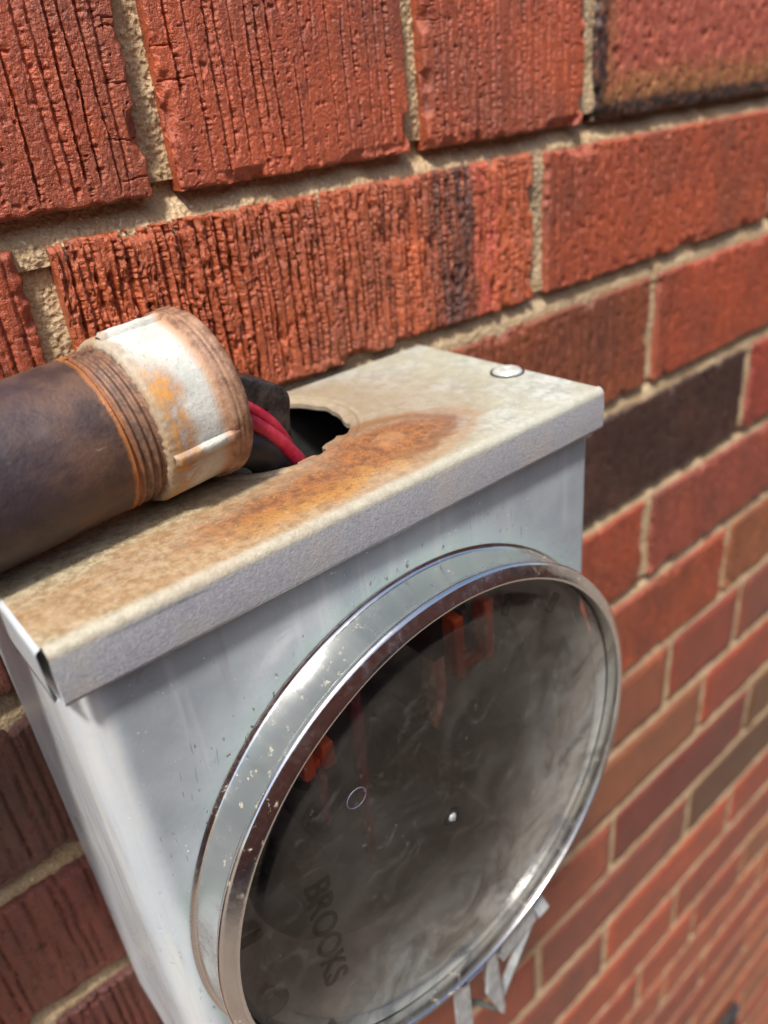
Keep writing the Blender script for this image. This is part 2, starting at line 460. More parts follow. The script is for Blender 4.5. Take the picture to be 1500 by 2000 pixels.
def mat_chrome():
    t = NT('scuffed_stainless')
    s = t.noise(1, 4, 0.7, vec=t.scl(500, 90, 500)); f = t.noise(600, 4, 0.7)
    sm = t.rng(t.noise(55, 4, 0.6), 0.42, 0.66)
    dirt = t.math('MULTIPLY', t.rng(t.noise(320, 5, 0.75), 0.58, 0.68), t.rng(t.noise(24, 3), 0.45, 0.62))
    rough = t.math('ADD', t.rng(s, 0.3, 0.7, 0.07, 0.20), t.math('MULTIPLY', sm, 0.14))
    nb = t.bump(t.math('ADD', s, f), 0.00003, 0.6)
    met = t.pbr(lin(226, 225, 222), rough, 1.0, nb)
    dul = t.pbr(lin(196, 184, 160), 0.85, 0.0)
    n = t.n('ShaderNodeMixShader'); t.set(n.inputs[0], t.math('MULTIPLY', dirt, 0.8)); t.set(n.inputs[1], met); t.set(n.inputs[2], dul)
    return t.done(n.outputs[0])

def mat_cover(dirt_haze_gain=1.0):
    t = NT('dirty_clear_plastic')
    a = t.noise(34, 5, 0.6, dist=0.6); f = t.noise(420, 4, 0.7); st = t.noise(1, 4, 0.6, vec=t.scl(150, 150, 22))
    d = t.vmath('SUBTRACT', t.co, (0.0805, 0, -0.1238)); rr = t.vmath('LENGTH', t.vmath('MULTIPLY', d, (1, 0, 1)))
    dirt = t.math('ADD', t.rng(a, 0.40, 0.72, 0.0, 0.09), t.rng(t.noise(75, 5, 0.7, dist=1.2), 0.52, 0.72, 0, 0.10))
    dirt = t.math('ADD', dirt, t.math('MULTIPLY', t.rng(f, 0.6, 0.72), t.rng(t.noise(30, 3), 0.5, 0.66, 0, 0.35)))
    s3 = t.xyz(d)
    low = t.rng(t.math('SUBTRACT', t.math('MULTIPLY', s3[0], 0.55), t.math('MULTIPLY', s3[2], 0.85)), -0.030, 0.070)
    film_haze = t.math('MULTIPLY', t.math('MULTIPLY', low, t.rng(rr, 0.010, 0.074)), t.rng(t.noise(48, 5, 0.65, dist=0.8), 0.28, 0.66, 0.15, 0.95))  # dirt film plus milky sky and ground reflections, painted as pale haze
    dirt = t.math('ADD', dirt, film_haze)  # from here dirt also holds the painted reflections
    dirt = t.math('MULTIPLY', dirt, dirt_haze_gain, clamp=True)
    tr = t.n('ShaderNodeBsdfTransparent'); tr.inputs[0].default_value = (0.93, 0.94, 0.91, 1)
    gl = t.n('ShaderNodeBsdfGlossy'); t.set(gl.inputs['Roughness'], t.rng(a, 0.3, 0.7, 0.05, 0.16)); gl.inputs['Color'].default_value = (1, 1, 1, 1)
    nb = t.bump(t.noise(20, 2), 0.0008, 0.5); t.set(gl.inputs['Normal'], nb)
    fr = t.n('ShaderNodeFresnel'); fr.inputs['IOR'].default_value = 1.5
    m1 = t.n('ShaderNodeMixShader'); t.set(m1.inputs[0], fr.outputs[0]); t.set(m1.inputs[1], tr.outputs[0]); t.set(m1.inputs[2], gl.outputs[0])
    df = t.n('ShaderNodeBsdfDiffuse'); t.set(df.inputs['Color'], t.mix(t.rng(t.noise(26, 3), 0.4, 0.65), lin(168, 162, 150), lin(174, 176, 170)))
    m2 = t.n('ShaderNodeMixShader'); t.set(m2.inputs[0], dirt); t.set(m2.inputs[1], m1.outputs[0]); t.set(m2.inputs[2], df.outputs[0])
    return t.done(m2.outputs[0])

def mat_pipe():
    t = NT('oxidised_steel_conduit')
    ax, tu = t.attr('axial'), t.attr('turn')
    a = t.noise(45, 5, 0.65); f = t.noise(800, 4, 0.7); b = t.noise(120, 4, 0.6)
    col = t.mix(t.rng(a, 0.34, 0.68), lin(56, 46, 49), lin(74, 61, 65))
    col = t.mix(t.rng(b, 0.55, 0.78, 0, 0.5), col, lin(88, 68, 56))
    tw = t.noise(60, 4)
    near = t.rng(t.math('ADD', ax, t.math('MULTIPLY', tw, 0.022)), 0.004, 0.027, 0, 0.8)
    col = t.mix(near, col, t.mix(t.rng(b, 0.35, 0.6), lin(70, 54, 47), lin(104, 76, 58)))
    thr = t.rng(t.math('ADD', ax, t.math('MULTIPLY', t.noise(300, 3), 0.002)), 0.0180, 0.0192)
    rustc = t.mix(t.rng(t.noise(420, 4, 0.7), 0.36, 0.66), lin(100, 76, 64), lin(138, 102, 78))
    rustc = t.mix(t.rng(ax, 0.0190, 0.0212, 0.85, 0), rustc, lin(168, 104, 54))
    col = t.mix(thr, col, rustc)
    col = t.mix(t.rng(t.noise(70, 4, vec=t.vmath('ADD', t.co, (1, 2, 3))), 0.56, 0.78, 0, 0.5), col, lin(102, 90, 98))
    sc = t.rng(t.noise(1, 3, 0.5, vec=t.scl(120, 900, 900)), 0.72, 0.75, 0, 0.5)
    col = t.mix(sc, col, lin(160, 140, 116))
    nb = t.bump(t.math('ADD', f, t.math('MULTIPLY', b, 1.2)), 0.00024, 0.9)
    pg = t.noise(1500, 3, 0.75)
    col = t.mix(t.rng(pg, 0.55, 0.7, 0, 0.5), col, t.mix(1.0, col, (0.5, 0.47, 0.46, 1), 'MULTIPLY'))
    col = t.mix(t.rng(pg, 0.42, 0.3, 0, 0.4), col, t.mix(1.0, col, (1.5, 1.4, 1.35, 1), 'MULTIPLY'))
    return t.done(t.pbr(col, t.rng(b, 0.3, 0.7, 0.40, 0.62), 0.15, nb, spec=0.5))

def mat_connector():
    t = NT('rust_stained_zinc')
    ax, tu = t.attr('axial'), t.attr('turn')
    n1 = t.noise(190, 5, 0.72); n2 = t.noise(70, 4, 0.6); f = t.noise(900, 4, 0.75)
    col = t.mix(t.rng(n2, 0.35, 0.65), lin(180, 181, 172), lin(206, 205, 194))
    col = t.mix(t.rng(f, 0.58, 0.70, 0, 0.75), col, lin(120, 108, 92))
    col = t.mix(t.rng(t.noise(1700, 3, 0.7), 0.6, 0.7, 0, 0.7), col, lin(104, 92, 78))
    axn = t.math('ADD', ax, t.math('MULTIPLY', t.math('SUBTRACT', n1, 0.5), 0.0075))
    axl = t.math('ADD', axn, t.math('MULTIPLY', t.math('SUBTRACT', n2, 0.5), 0.010))
    ang = t.math('MULTIPLY', t.rng(tu, 0.55, 1.1), t.rng(tu, 2.6, 2.2))
    st = t.math('MULTIPLY', t.rng(axl, 0.0365, 0.0315, 0, 1), t.rng(tu, 0.45, 1.0, 0.0, 1))
    rustc = t.mix(t.rng(n1, 0.4, 0.62), lin(150, 90, 40), lin(204, 146, 72))
    col = t.mix(t.math('MULTIPLY', st, t.rng(n1, 0.25, 0.62)), col, rustc)
    rim = t.rng(t.math('ADD', ax, t.math('MULTIPLY', t.math('SUBTRACT', n2, 0.5), 0.003)), 0.0428, 0.0442)
    rimc = t.mix(t.rng(n1, 0.35, 0.65), lin(112, 78, 58), lin(166, 130, 104))
    halo = t.rng(t.math('ADD', ax, t.math('MULTIPLY', t.math('SUBTRACT', n2, 0.5), 0.004)), 0.0402, 0.0436)
    col = t.mix(t.math('MULTIPLY', halo, 0.7), col, lin(188, 122, 58))
    col = t.mix(rim, col, rimc)
    edge = t.rng(axn, 0.0300, 0.0275, 0, 1)
    col = t.mix(t.math('MULTIPLY', edge, 0.8), col, t.mix(f, lin(110, 92, 72), lin(196, 178, 150)))
    nb = t.bump(t.math('ADD', f, n1), 0.00025, 0.8)
    return t.done(t.pbr(col, 0.55, 0.0, nb, spec=0.45))

def mat_simple(name, c1, c2, scale=200, rough=0.5, metal=0.0, bump=0.0002, spec=0.5, rough2=None):
    t = NT(name)
    a = t.noise(scale, 4, 0.65)
    col = t.mix(t.rng(a, 0.35, 0.68), c1, c2)
    nb = t.bump(t.noise(scale * 4, 3, 0.6), bump, 0.7)
    return t.done(t.pbr(col, rough if rough2 is None else t.rng(a, 0.3, 0.7, rough, rough2), metal, nb, spec=spec))

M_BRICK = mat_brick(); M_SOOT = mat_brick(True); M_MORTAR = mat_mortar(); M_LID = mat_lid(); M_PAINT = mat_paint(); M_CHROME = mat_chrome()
M_COVER = mat_cover(); M_PIPE = mat_pipe(); M_CONN = mat_connector()
M_EMBOSS = mat_simple('moulded_plastic_relief', lin(52, 47, 42), lin(66, 60, 53), 300, 0.3)
def mat_relief():
    t = NT('moulded_clear_relief')
    a = t.pbr(lin(58, 53, 47), 0.3); tr = t.n('ShaderNodeBsdfTransparent'); tr.inputs[0].default_value = (0.8, 0.8, 0.77, 1)
    n = t.n('ShaderNodeMixShader'); t.set(n.inputs[0], t.rng(t.noise(120, 3), 0.35, 0.65, 0.02, 0.14)); t.set(n.inputs[1], tr.outputs[0]); t.set(n.inputs[2], a)
    return t.done(n.outputs[0])
M_RELIEF = mat_relief()
M_DARKST = mat_simple('blackened_bore', lin(36, 30, 27), lin(58, 46, 38), 150, 0.8)
M_RED = mat_simple('red_wire_insulation', lin(158, 18, 46), lin(186, 52, 72), 260, 0.36, rough2=0.55, bump=0.0001)
M_BLACK = mat_simple('black_rubber', lin(22, 22, 24), lin(40, 39, 40), 200, 0.42, rough2=0.7)
M_TAPE = mat_simple('dusty_black_tape', lin(22, 22, 24), lin(62, 58, 54), 340, 0.45, bump=0.0003)
M_ORANGE = mat_simple('orange_insulator', lin(240, 96, 48), lin(250, 116, 62), 120, 0.5)
M_STEEL = mat_simple('dull_steel', lin(120, 118, 114), lin(150, 148, 142), 150, 0.4, metal=0.6)
M_BACK = mat_simple('dim_enclosure_paint', lin(50, 50, 48), lin(66, 64, 58), 60, 0.7)
M_COLLAR = mat_simple('dusty_beige_paint', lin(170, 166, 154), lin(198, 194, 180), 90, 0.55)
M_ZINC = mat_simple('zinc_plate', lin(160, 165, 166), lin(200, 204, 202), 160, 0.38, metal=0.35)
M_SCREW = mat_simple('bright_zinc_screw', lin(196, 200, 192), lin(226, 228, 220), 300, 0.3, metal=0.3)
M_CLIP = mat_simple('grey_vinyl', lin(84, 82, 96), lin(106, 104, 118), 160, 0.5)

# ------------------------------------------------------------------ brick wall
HJ = 0.0086
JC, Z1, JT = 0.0677, 0.0593, 0.0100       # course pitch, centre of first bed joint, joint thickness
wall = thing('brick_wall', 'weathered red brick wall with sandy recessed mortar joints behind the meter box', 'wall', (0.5, 0.0, -1.75))

def brick_mesh(name, w, h, res, style, seed, depth=0.03):
    rs = np.random.RandomState(seed)
    nx = max(4, int(round(w / res)) + 1); nz = max(4, int(round(h / res)) + 1)
    xs = np.linspace(-w / 2, w / 2, nx); zs = np.linspace(-h / 2, h / 2, nz)
    X, Z = np.meshgrid(xs, zs, indexing='ij')
    mm = 0.001
    H = 0.5 * mm * (fbm(X / 0.03, Z / 0.03, seed) - 0.5)
    fine = res < 0.0016
    if fine:
        H = H + 0.16 * mm * (fbm(X / 0.0022, Z / 0.003, seed + 3, 3) - 0.5) + 0.14 * mm * (vn(X / 0.0007, Z / 0.0008, seed + 4) - 0.5)
        H = H - 0.9 * mm * np.clip(vn(X / 0.0016, Z / 0.0019, seed + 6) - 0.86, 0, 1) * 6
        gs = {'A': (3.2, 6.0), 'B': (2.6, 4.6), 'C': (2.1, 4.0), 'D': (1.8, 3.6), 'E': (4, 8)}[style]
        dep = {'A': (1.0, 1.9), 'B': (0.7, 1.6), 'C': (1.0, 2.2), 'D': (0.35, 0.95), 'E': (0.2, 0.5)}[style]
        tear = {'A': 1.1, 'B': 1.2, 'C': 1.5, 'D': 0.9, 'E': 0.8}[style]
        x = -w / 2 + rs.uniform(4, 7) * mm
        while x < w / 2 - 4 * mm:
            wd = rs.uniform(0.34, 0.62) * mm if style != 'C' else rs.uniform(0.45, 0.95) * mm
            d = rs.uniform(*dep) * mm
            lean = rs.uniform(-0.012, 0.012)
            k = seed * 131 + int(x * 1e5)
            wander = 0.9 * mm * (vn(Z / 0.014, 0 * Z + x * 977, k) - 0.5) + 0.35 * mm * (vn(Z / 0.003, 0 * Z, k + 1) - 0.5) + lean * Z
            dx = X - x - wander
            along = 0.35 + 0.9 * vn(Z / 0.018, 0 * Z + 3.3, k + 2)
            lo = -h / 2 + rs.uniform(0.5, 6.0 if style in 'AB' else 2.5) * mm
            along = along * smooth(lo, lo + 3 * mm, Z)
            if rs.rand() < 0.25:
                cut = rs.uniform(-0.3, 0.4) * h
                along = along * (smooth(cut - 2 * mm, cut + 2 * mm, Z) if rs.rand() < 0.5 else smooth(cut + 2 * mm, cut - 2 * mm, Z))
            wr = wd * (0.55 + 0.95 * vn(Z / 0.0009, 0 * Z + 1.7, k + 11))
            g = np.exp(-np.abs(dx / wr) ** 2.4)
            # dragged clay: ragged lip and torn scallops beside the groove
            tx = np.clip(dx, 0, None) / (1.6 * mm)
            torn = np.clip(fbm(X / 0.0026, Z / 0.0011, k + 5, 3) - 0.47, 0, 1) * 4.2
            patch = smooth(0.42, 0.66, vn(Z / 0.011, 0 * Z + 7.7, k + 9))
            H = H - d * along * g
            H = H - tear * 0.75 * mm * torn * np.exp(-tx * tx * 1.6) * (dx > -0.3 * mm) * (0.25 + 0.75 * patch) * smooth(-0.3 * mm, 0.5 * mm, dx)
            H = H + 0.22 * mm * along * np.exp(-((dx + 1.5 * wd) / (0.9 * wd)) ** 2) * (0.5 + vn(Z / 0.0013, 0 * Z, k + 6))
            x += rs.uniform(*gs) * mm
        if style == 'C':
            bark = fbm(X / 0.0021, Z / 0.0125, seed + 21, 4)
            H = H - 1.7 * mm * np.clip(0.52 - bark, 0, 1) * 3.2
            H = H - 1.3 * mm * np.clip(fbm(X / 0.0017, Z / 0.0036, seed + 23, 3) - 0.60, 0, 1) * 4
        if style in 'DE':
            H = H - 0.8 * mm * np.clip(fbm(X / 0.0020, Z / 0.0042, seed + 23, 3) - 0.56, 0, 1) * 4
        if style == 'B':
            bark = fbm(X / 0.0026, Z / 0.012, seed + 21, 4)
            H = H - 0.9 * mm * np.clip(0.48 - bark, 0, 1) * 3.0 * smooth(0.45, 0.6, vn(X / 0.02, Z / 0.05, seed + 31))
        if style in 'AB':   # drying cracks running in from the arrises
            for q in range(7):
                zc = rs.uniform(-h / 2, h / 2); side = rs.choice([-1, 1]); L = rs.uniform(5, 13) * mm
                zz = zc + 1.2 * mm * (vn(X / 0.003, 0 * X + q, seed + 60 + q) - 0.5)
                reach = smooth(L, L * 0.6, (w / 2 - side * X))
                H = H - 0.7 * mm * np.exp(-((Z - zz) / (0.22 * mm)) ** 2) * reach
    # arris: rounded, ragged, with a few chips
    en = lambda t, q: fbm(t / 0.004, 0 * t + q * 5.5, seed + 40 + q, 3) - 0.5
    rag = (1.5 if fine else 0.9) * mm
    dL = X + w / 2; dR = w / 2 - X; dB = Z + h / 2; dT = h / 2 - Z
    dd = np.minimum(np.minimum(dL + rag * en(Z, 0), dR + rag * en(Z, 1)), np.minimum(dB + 1.3 * rag * en(X, 2), dT + 1.3 * rag * en(X, 3)))
    re = 1.1 * mm
    q = np.clip(1 - dd / re, 0, 1)
    drop = re * (1 - np.sqrt(np.clip(1 - q * q, 0, 1))) * 1.25
    chip = np.clip(fbm(X / 0.011, Z / 0.011, seed + 77, 3) - 0.56, 0, 1) * 22 * mm * np.clip(1 - np.minimum(np.minimum(dL, dR), np.minimum(dB, dT)) / (4.0 * mm), 0, 1)
    Y = -H + drop + (np.minimum(chip, 3.0 * mm) if fine else 0)
    # outline wobble
    k = lambda d: np.clip(1 - d / 0.006, 0, 1)
    X2 = X + 0.6 * mm * (en(Z, 5) * k(dL) + en(Z, 6) * k(dR))
    Z2 = Z + 0.8 * mm * (en(X, 7) * k(dB) + en(X, 8) * k(dT))
    V = np.stack([X2, Y, Z2], -1).reshape(-1, 3)
    F = grid_faces(nx, nz)
    # sides
    idx = np.arange(nx * nz).reshape(nx, nz)
    loop = np.concatenate([idx[:, 0], idx[-1, 1:], idx[-2::-1, -1], idx[0, -2:0:-1]])
    base = len(V); B = V[loop].copy(); B[:, 1] = depth
    V = np.concatenate([V, B])
    n = len(loop); a = np.arange(n); b = (a + 1) % n
    S = np.stack([loop[a], base + a, base + b, loop[b]], 1)
    return mesh_from(name, V, np.concatenate([F, S]), res > 0.0005)

def row_z(r):      # centre height of course r (course 1 lies above the first bed joint)
    return Z1 - (r - 1) * JC + JC / 2

XA, XB, R0, R1 = -0.36, 1.46, -1, 24
ODD, EVEN = 0.1214, 0.0298
heads = {}
for r in range(R0, R1 + 1):
    if r in (1,):
        js = [0.0717 - 0.0995 * k for k in range(5, 0, -1)] + [0.0717, 0.1712, 0.2689, 0.4745, 0.574, 0.6735, 0.773, 0.8725, 0.972, 1.0715, 1.171, 1.2705, 1.37, 1.47]
    elif r % 6 == 1:
        o = 0.3844 if r == 7 else 0.39
        js = [o + 0.0995 * k for k in range(-8, 12)]
    else:
        o = EVEN if r % 2 == 0 else ODD
        sh = {3: 0.0, 5: 0.012, 6: 0.005, 10: 0.001, 0: 0.004}.get(r, random.uniform(-0.004, 0.004) if r > 7 else 0.0)
        js = [o + sh + 0.2068 * k for k in range(-3, 8)]
    heads[r] = [x for x in js if XA - 0.11 < x < XB + 0.11]

PAL = [lin(164, 80, 54), lin(156, 72, 50), lin(166, 86, 60), lin(144, 68, 50), lin(152, 84, 56), lin(138, 74, 58), lin(146, 88, 58), lin(168, 80, 54)]
DARK = lin(66, 44, 38)
OPEN = (0.44, 0.650, 999)
shared = {}
hero = {(1, 0): ('A', 0.00042, lin(172, 72, 44)), (1, 1): ('A', 0.00042, lin(176, 74, 48)), (1, 2): ('B', 0.0005, lin(168, 68, 46))}
count = 0
for r in range(R0, R1 + 1):
    hs = heads[r]
    pairs = list(zip(hs[:-1], hs[1:]))
    if OPEN[2] <= r <= OPEN[2] + 5:      # courses cut short at the vent opening
        cut = []
        for a, b in pairs:
            if b <= OPEN[0] or a >= OPEN[1]: cut.append((a, b)); continue
            if a < OPEN[0] - 0.03: cut.append((a, OPEN[0] + HJ / 2))
            if b > OPEN[1] + 0.03: cut.append((OPEN[1] - HJ / 2, b))
        pairs = cut
    for a, b in pairs:
        w = b - a - HJ; h = JC - JT; xc = (a + b) / 2; zc = row_z(r)
        if r == 1: h += 0.0014; zc -= 0.0007
        if r == 2 and a < 0.2: h += 0.0012; zc += 0.0006
        if w < 0.02: continue
        header = (b - a) < 0.13
        mat = M_BRICK; seed = r * 57 + int(a * 1000) + 5000
        col = random.choice(PAL)
        dist = math.hypot(xc - 0.03, zc - 0.05)
        style, res = 'D', 0.006
        if r == 1 and abs(a - 0.2689) < 1e-3:
            style, res, mat = 'E', 0.0006, mat_burnt_brick(w, h)
        elif r == 1 and -0.03 < a < 0.2:
            style = 'B' if a > 0.15 else 'A'; res = 0.00034
            col = lin(178, 82, 46) if a < 0.05 else lin(180, 85, 50)
        elif r == 2 and abs(a - 0.0298) < 1e-3:
            mat = M_SOOT
            style, res, col = 'C', 0.00036, lin(180, 88, 48)
        elif r == 2 and a < 0.0:
            style, res, col = 'A', 0.00055, lin(166, 77, 45)
        elif r == 2 and a < 0.3:
            style, res, col = 'D', 0.0006, lin(172, 84, 54)
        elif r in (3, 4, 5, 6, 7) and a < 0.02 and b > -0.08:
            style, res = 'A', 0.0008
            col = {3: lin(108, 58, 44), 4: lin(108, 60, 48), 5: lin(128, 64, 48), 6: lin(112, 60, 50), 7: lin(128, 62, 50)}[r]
        elif r in (3, 4, 5, 6) and a < 0.5 and b > 0.15:
            style, res = 'D', 0.0009
            if r == 3: col = lin(142, 78, 52) if a < 0.2 else lin(170, 82, 55)
            if r == 4: col = DARK if a < 0.3 else lin(158, 72, 58)
            if r == 5: col = lin(162, 78, 52) if a < 0.2 else lin(150, 78, 62)
            if r == 6: col = lin(160, 80, 54) if a < 0.4 else lin(150, 92, 62)
        if r == 10 and 0.4 < a < 0.5: col = lin(96, 66, 46)
        if r == 9 and 0.3 < a < 0.4: col = lin(118, 54, 44)
        if r == 9 and a > 0.5: col = lin(112, 78, 50)
        if res > 0.003:
            key = (round(w, 3), seed % 4)
            if key not in shared:
                shared[key] = brick_mesh('brick_far', w, h, res, 'D', seed)
            me = shared[key]
        else:
            me = brick_mesh('brick_near', w, h, res, style, seed)
        o = add('brick' if count == 0 else 'brick.%03d' % count, me, mat, wall, False)
        count += 1
        o.location = Vector((xc, random.uniform(-0.0004, 0.0006), zc)) - wall.location
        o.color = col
        if r == 1 and abs(a - 0.2689) < 1e-3: o['label'] = 'kiln-burnt brick with black and ochre lower edge'
        if r == 4 and col == DARK: o['label'] = 'dark brown brick beside the lid corner'

# mortar: struck joints modelled as strips in front of a backing
mv, mf, nb_ = [], [], 0
def strip(x0, x1, z0, z1, rx, rz, vertical, deep=True):
    global nb_
    nx = max(2, int((x1 - x0) / rx) + 1); nz = max(2, int((z1 - z0) / rz) + 1)
    X, Z = np.meshgrid(np.linspace(x0, x1, nx), np.linspace(z0, z1, nz), indexing='ij')
    if vertical:
        Y = (0.0052 if deep else 0.0028) + 0 * X
    else:
        t = (Z - z0) / (z1 - z0)
        Y = (0.0032 + 0.0050 * smooth(0.25, 0.75, t)) if deep else (0.0022 + 0.0024 * smooth(0.3, 0.8, t))
    Y = Y + 0.0018 * (fbm(X / 0.012, Z / 0.012, 11, 3) - 0.5)
    if min(rx, rz) < 0.0015:
        gr = fbm(X / 0.0012, Z / 0.0012, 23, 2)
        Y = Y - 0.0007 * (gr - 0.5) - 0.0009 * np.clip(vn(X / 0.0019, Z / 0.0019, 91) - 0.8, 0, 1) * 4
    V = np.stack([X, Y, Z], -1).reshape(-1, 3)
    mv.append(V); mf.append(grid_faces(nx, nz) + nb_); nb_ += len(V)

for k in range(R0 - 1, R1 + 1):
    zc = Z1 - (k - 1) * JC
    ex = 0.0045 if k == 1 else 0.003
    z0, z1 = zc - JT / 2 - ex, zc + JT / 2 + ex
    if k == 1:
        segs = [(XA, 0.0, 0.004, 0.002), (0.0, 0.3, 0.00042, 0.00042), (0.3, 0.55, 0.001, 0.001), (0.55, XB, 0.006, 0.003)]
    elif k in (2, 3):
        segs = [(XA, 0.1, 0.004, 0.002), (0.1, 0.5, 0.0011, 0.0011), (0.5, XB, 0.006, 0.003)]
    elif k in (4, 5, 6):
        segs = [(XA, -0.09, 0.004, 0.002), (-0.09, 0.0, 0.0006, 0.0006), (0.0, 0.5, 0.003, 0.002), (0.5, XB, 0.006, 0.003)]
    else:
        segs = [(XA, XB, 0.008, 0.003)]
    if OPEN[2] <= k <= OPEN[2] + 4:
        segs = [(XA, OPEN[0], 0.008, 0.003), (OPEN[1], XB, 0.008, 0.003)]
    for s0, s1, rx, rz in segs: strip(s0, s1, z0, z1, rx, rz, False, k in (1, 4, 5))
for r in range(R0, R1 + 1):
    for x in heads[r]:
        if not (XA < x < XB): continue
        if OPEN[2] <= r <= OPEN[2] + 5 and OPEN[0] - 0.02 < x < OPEN[1] - 0.02: continue
        z0, z1 = row_z(r) - (JC - JT) / 2 + 0.002, row_z(r) + (JC - JT) / 2 - 0.002
        near = (r in (1, 2) and 0.0 < x < 0.25)
        rr = 0.00042 if near else (0.001 if (r <= 6 and x < 0.5) else 0.004)
        strip(x - HJ / 2 - 0.003, x + HJ / 2 + 0.003, z0, z1, rr, rr, True, r in (1, 2) and x < 0.2)
mortar_me = mesh_from('mortar', np.concatenate(mv), np.concatenate(mf), True)
add('mortar', mortar_me, M_MORTAR, wall)
zt_, zb_ = row_z(R0) + JC / 2, row_z(R1) - JC / 2
zo1 = -1.066; zo0 = row_z(22) - JC / 2 + 0.004
bk = []
def slab(x0, x1, z0, z1):
    b = len(bk)
    for y in (0.010, 0.21):
        bk.extend([(x0, y, z0), (x1, y, z0), (x1, y, z1), (x0, y, z1)])
    return [tuple(b + i for i in f) for f in ((0, 1, 2, 3), (7, 6, 5, 4), (0, 4, 5, 1), (1, 5, 6, 2), (2, 6, 7, 3), (3, 7, 4, 0))]
fs = slab(XA, XB, -1.76, zt_)
add('backing', mesh_from('backing', np.array(bk), fs, False), M_MORTAR, wall)

vent = thing('wall_vent', 'dark metal vent grille low on the brick wall, far below the meter box', 'vent', ((OPEN[0] + OPEN[1]) / 2, -0.004, zo0))
vw = mat_simple('dark_vent_paint', lin(38, 38, 40), lin(56, 54, 52), 60, 0.6)
xa_, xb_ = OPEN[0], OPEN[1]
add('back_panel', bbox_mesh('back_panel', xa_ + 0.002, xb_ - 0.002, -0.0035, -0.0015, zo0 + 0.002, zo1 - 0.002, 0.0), vw, vent)
for fx in (xa_, xb_ - 0.014):
    add('frame', bbox_mesh('frame', fx, fx + 0.014, -0.010, -0.0012, zo0, zo1, 0.001), vw, vent)
for fz in (zo0, zo1 - 0.014):
    add('frame', bbox_mesh('frame', xa_ + 0.0145, xb_ - 0.0145, -0.0095, -0.0012, fz, fz + 0.014, 0.001), vw, vent)
for k in range(12):
    z = zo0 + 0.03 + k * (zo1 - zo0 - 0.06) / 11
    xf = Matrix.Translation(((xa_ + xb_) / 2, -0.0065, z)) @ Matrix.Rotation(math.radians(40), 4, 'X')
    add('slat', bbox_mesh('slat', -(xb_ - xa_) / 2 + 0.015, (xb_ - xa_) / 2 - 0.015, -0.004, 0.003, -0.0006, 0.0006, 0.0003, 1, xf), vw, vent)

# ground
gx, gy = np.meshgrid(np.linspace(-60, 60, 61), np.linspace(-90, 30, 61), indexing='ij')
gz = -1.75 + 0.0 * gx
tg = NT('pale_concrete'); gn = tg.noise(3, 6, 0.6)
gmat = tg.done(tg.pbr(tg.mix(tg.rng(gn, 0.35, 0.65), lin(116, 102, 90), lin(140, 126, 112)), 0.9, 0, tg.bump(tg.noise(40, 5), 0.02)))
g = add('ground', mesh_from('ground', np.stack([gx, gy, gz], -1).reshape(-1, 3), grid_faces(61, 61)), gmat)
g['kind'] = 'structure'

# building across the alley (mirrored in the sealing ring)
opp = thing('alley_building', 'red brick building across the alley, mirrored in the sealing ring', 'building', (1.0, -3.6, -1.75))
to_ = NT('far_red_brick'); bt = to_.n('ShaderNodeTexBrick'); to_.set(bt.inputs['Vector'], to_.n('ShaderNodeTexCoord').outputs['UV'])
to_.set(bt.inputs['Vector'], to_.vmath('MULTIPLY', to_.vmath('ADD', (0, 0, 0), to_.n('ShaderNodeTexCoord').outputs['Object']), (1, 0, 1)))
cmb = to_.n('ShaderNodeCombineXYZ'); sp = to_.xyz(); to_.set(cmb.inputs[0], sp[0]); to_.set(cmb.inputs[1], sp[2]); to_.set(bt.inputs['Vector'], cmb.outputs[0])
bt.inputs['Scale'].default_value = 1.0; bt.inputs['Brick Width'].default_value = 0.207; bt.inputs['Row Height'].default_value = 0.0677; bt.inputs['Mortar Size'].default_value = 0.005
bt.inputs['Color1'].default_value = lin(140, 66, 50); bt.inputs['Color2'].default_value = lin(112, 54, 44); bt.inputs['Mortar'].default_value = lin(150, 128, 100)
M_OPP = to_.done(to_.pbr(bt.outputs['Color'], 0.85))
add('wall', bbox_mesh('wall', -7.0, 9.0, -3.9, -3.6, -1.75, 1.95, 0.0), M_OPP, opp)
add('coping', bbox_mesh('coping', -7.05, 9.05, -3.95, -3.55, 1.95, 2.07, 0.01), M_MORTAR, opp)
for wx in (-4.0, 0.6, 5.2):
    wd_ = add('window', bbox_mesh('window', wx, wx + 1.0, -3.62, -3.57, -0.6, 0.8, 0.01), M_COLLAR, opp)
    add('pane', bbox_mesh('pane', wx + 0.07, wx + 0.93, -3.575, -3.565, -0.53, 0.73, 0.0), M_DARKST, wd_)

# ------------------------------------------------------------------ meter box
BX0, BX1, BY, BZ0, BZ1 = -0.0148, 0.1617, -0.0826, -0.2225, -0.0078
CX, CZ = 0.0805, -0.1238
box = thing('meter_box', 'grey sheet metal electric meter box with rusty lid and round glazed front', 'meter box', (0.0712, -0.042, BZ0))

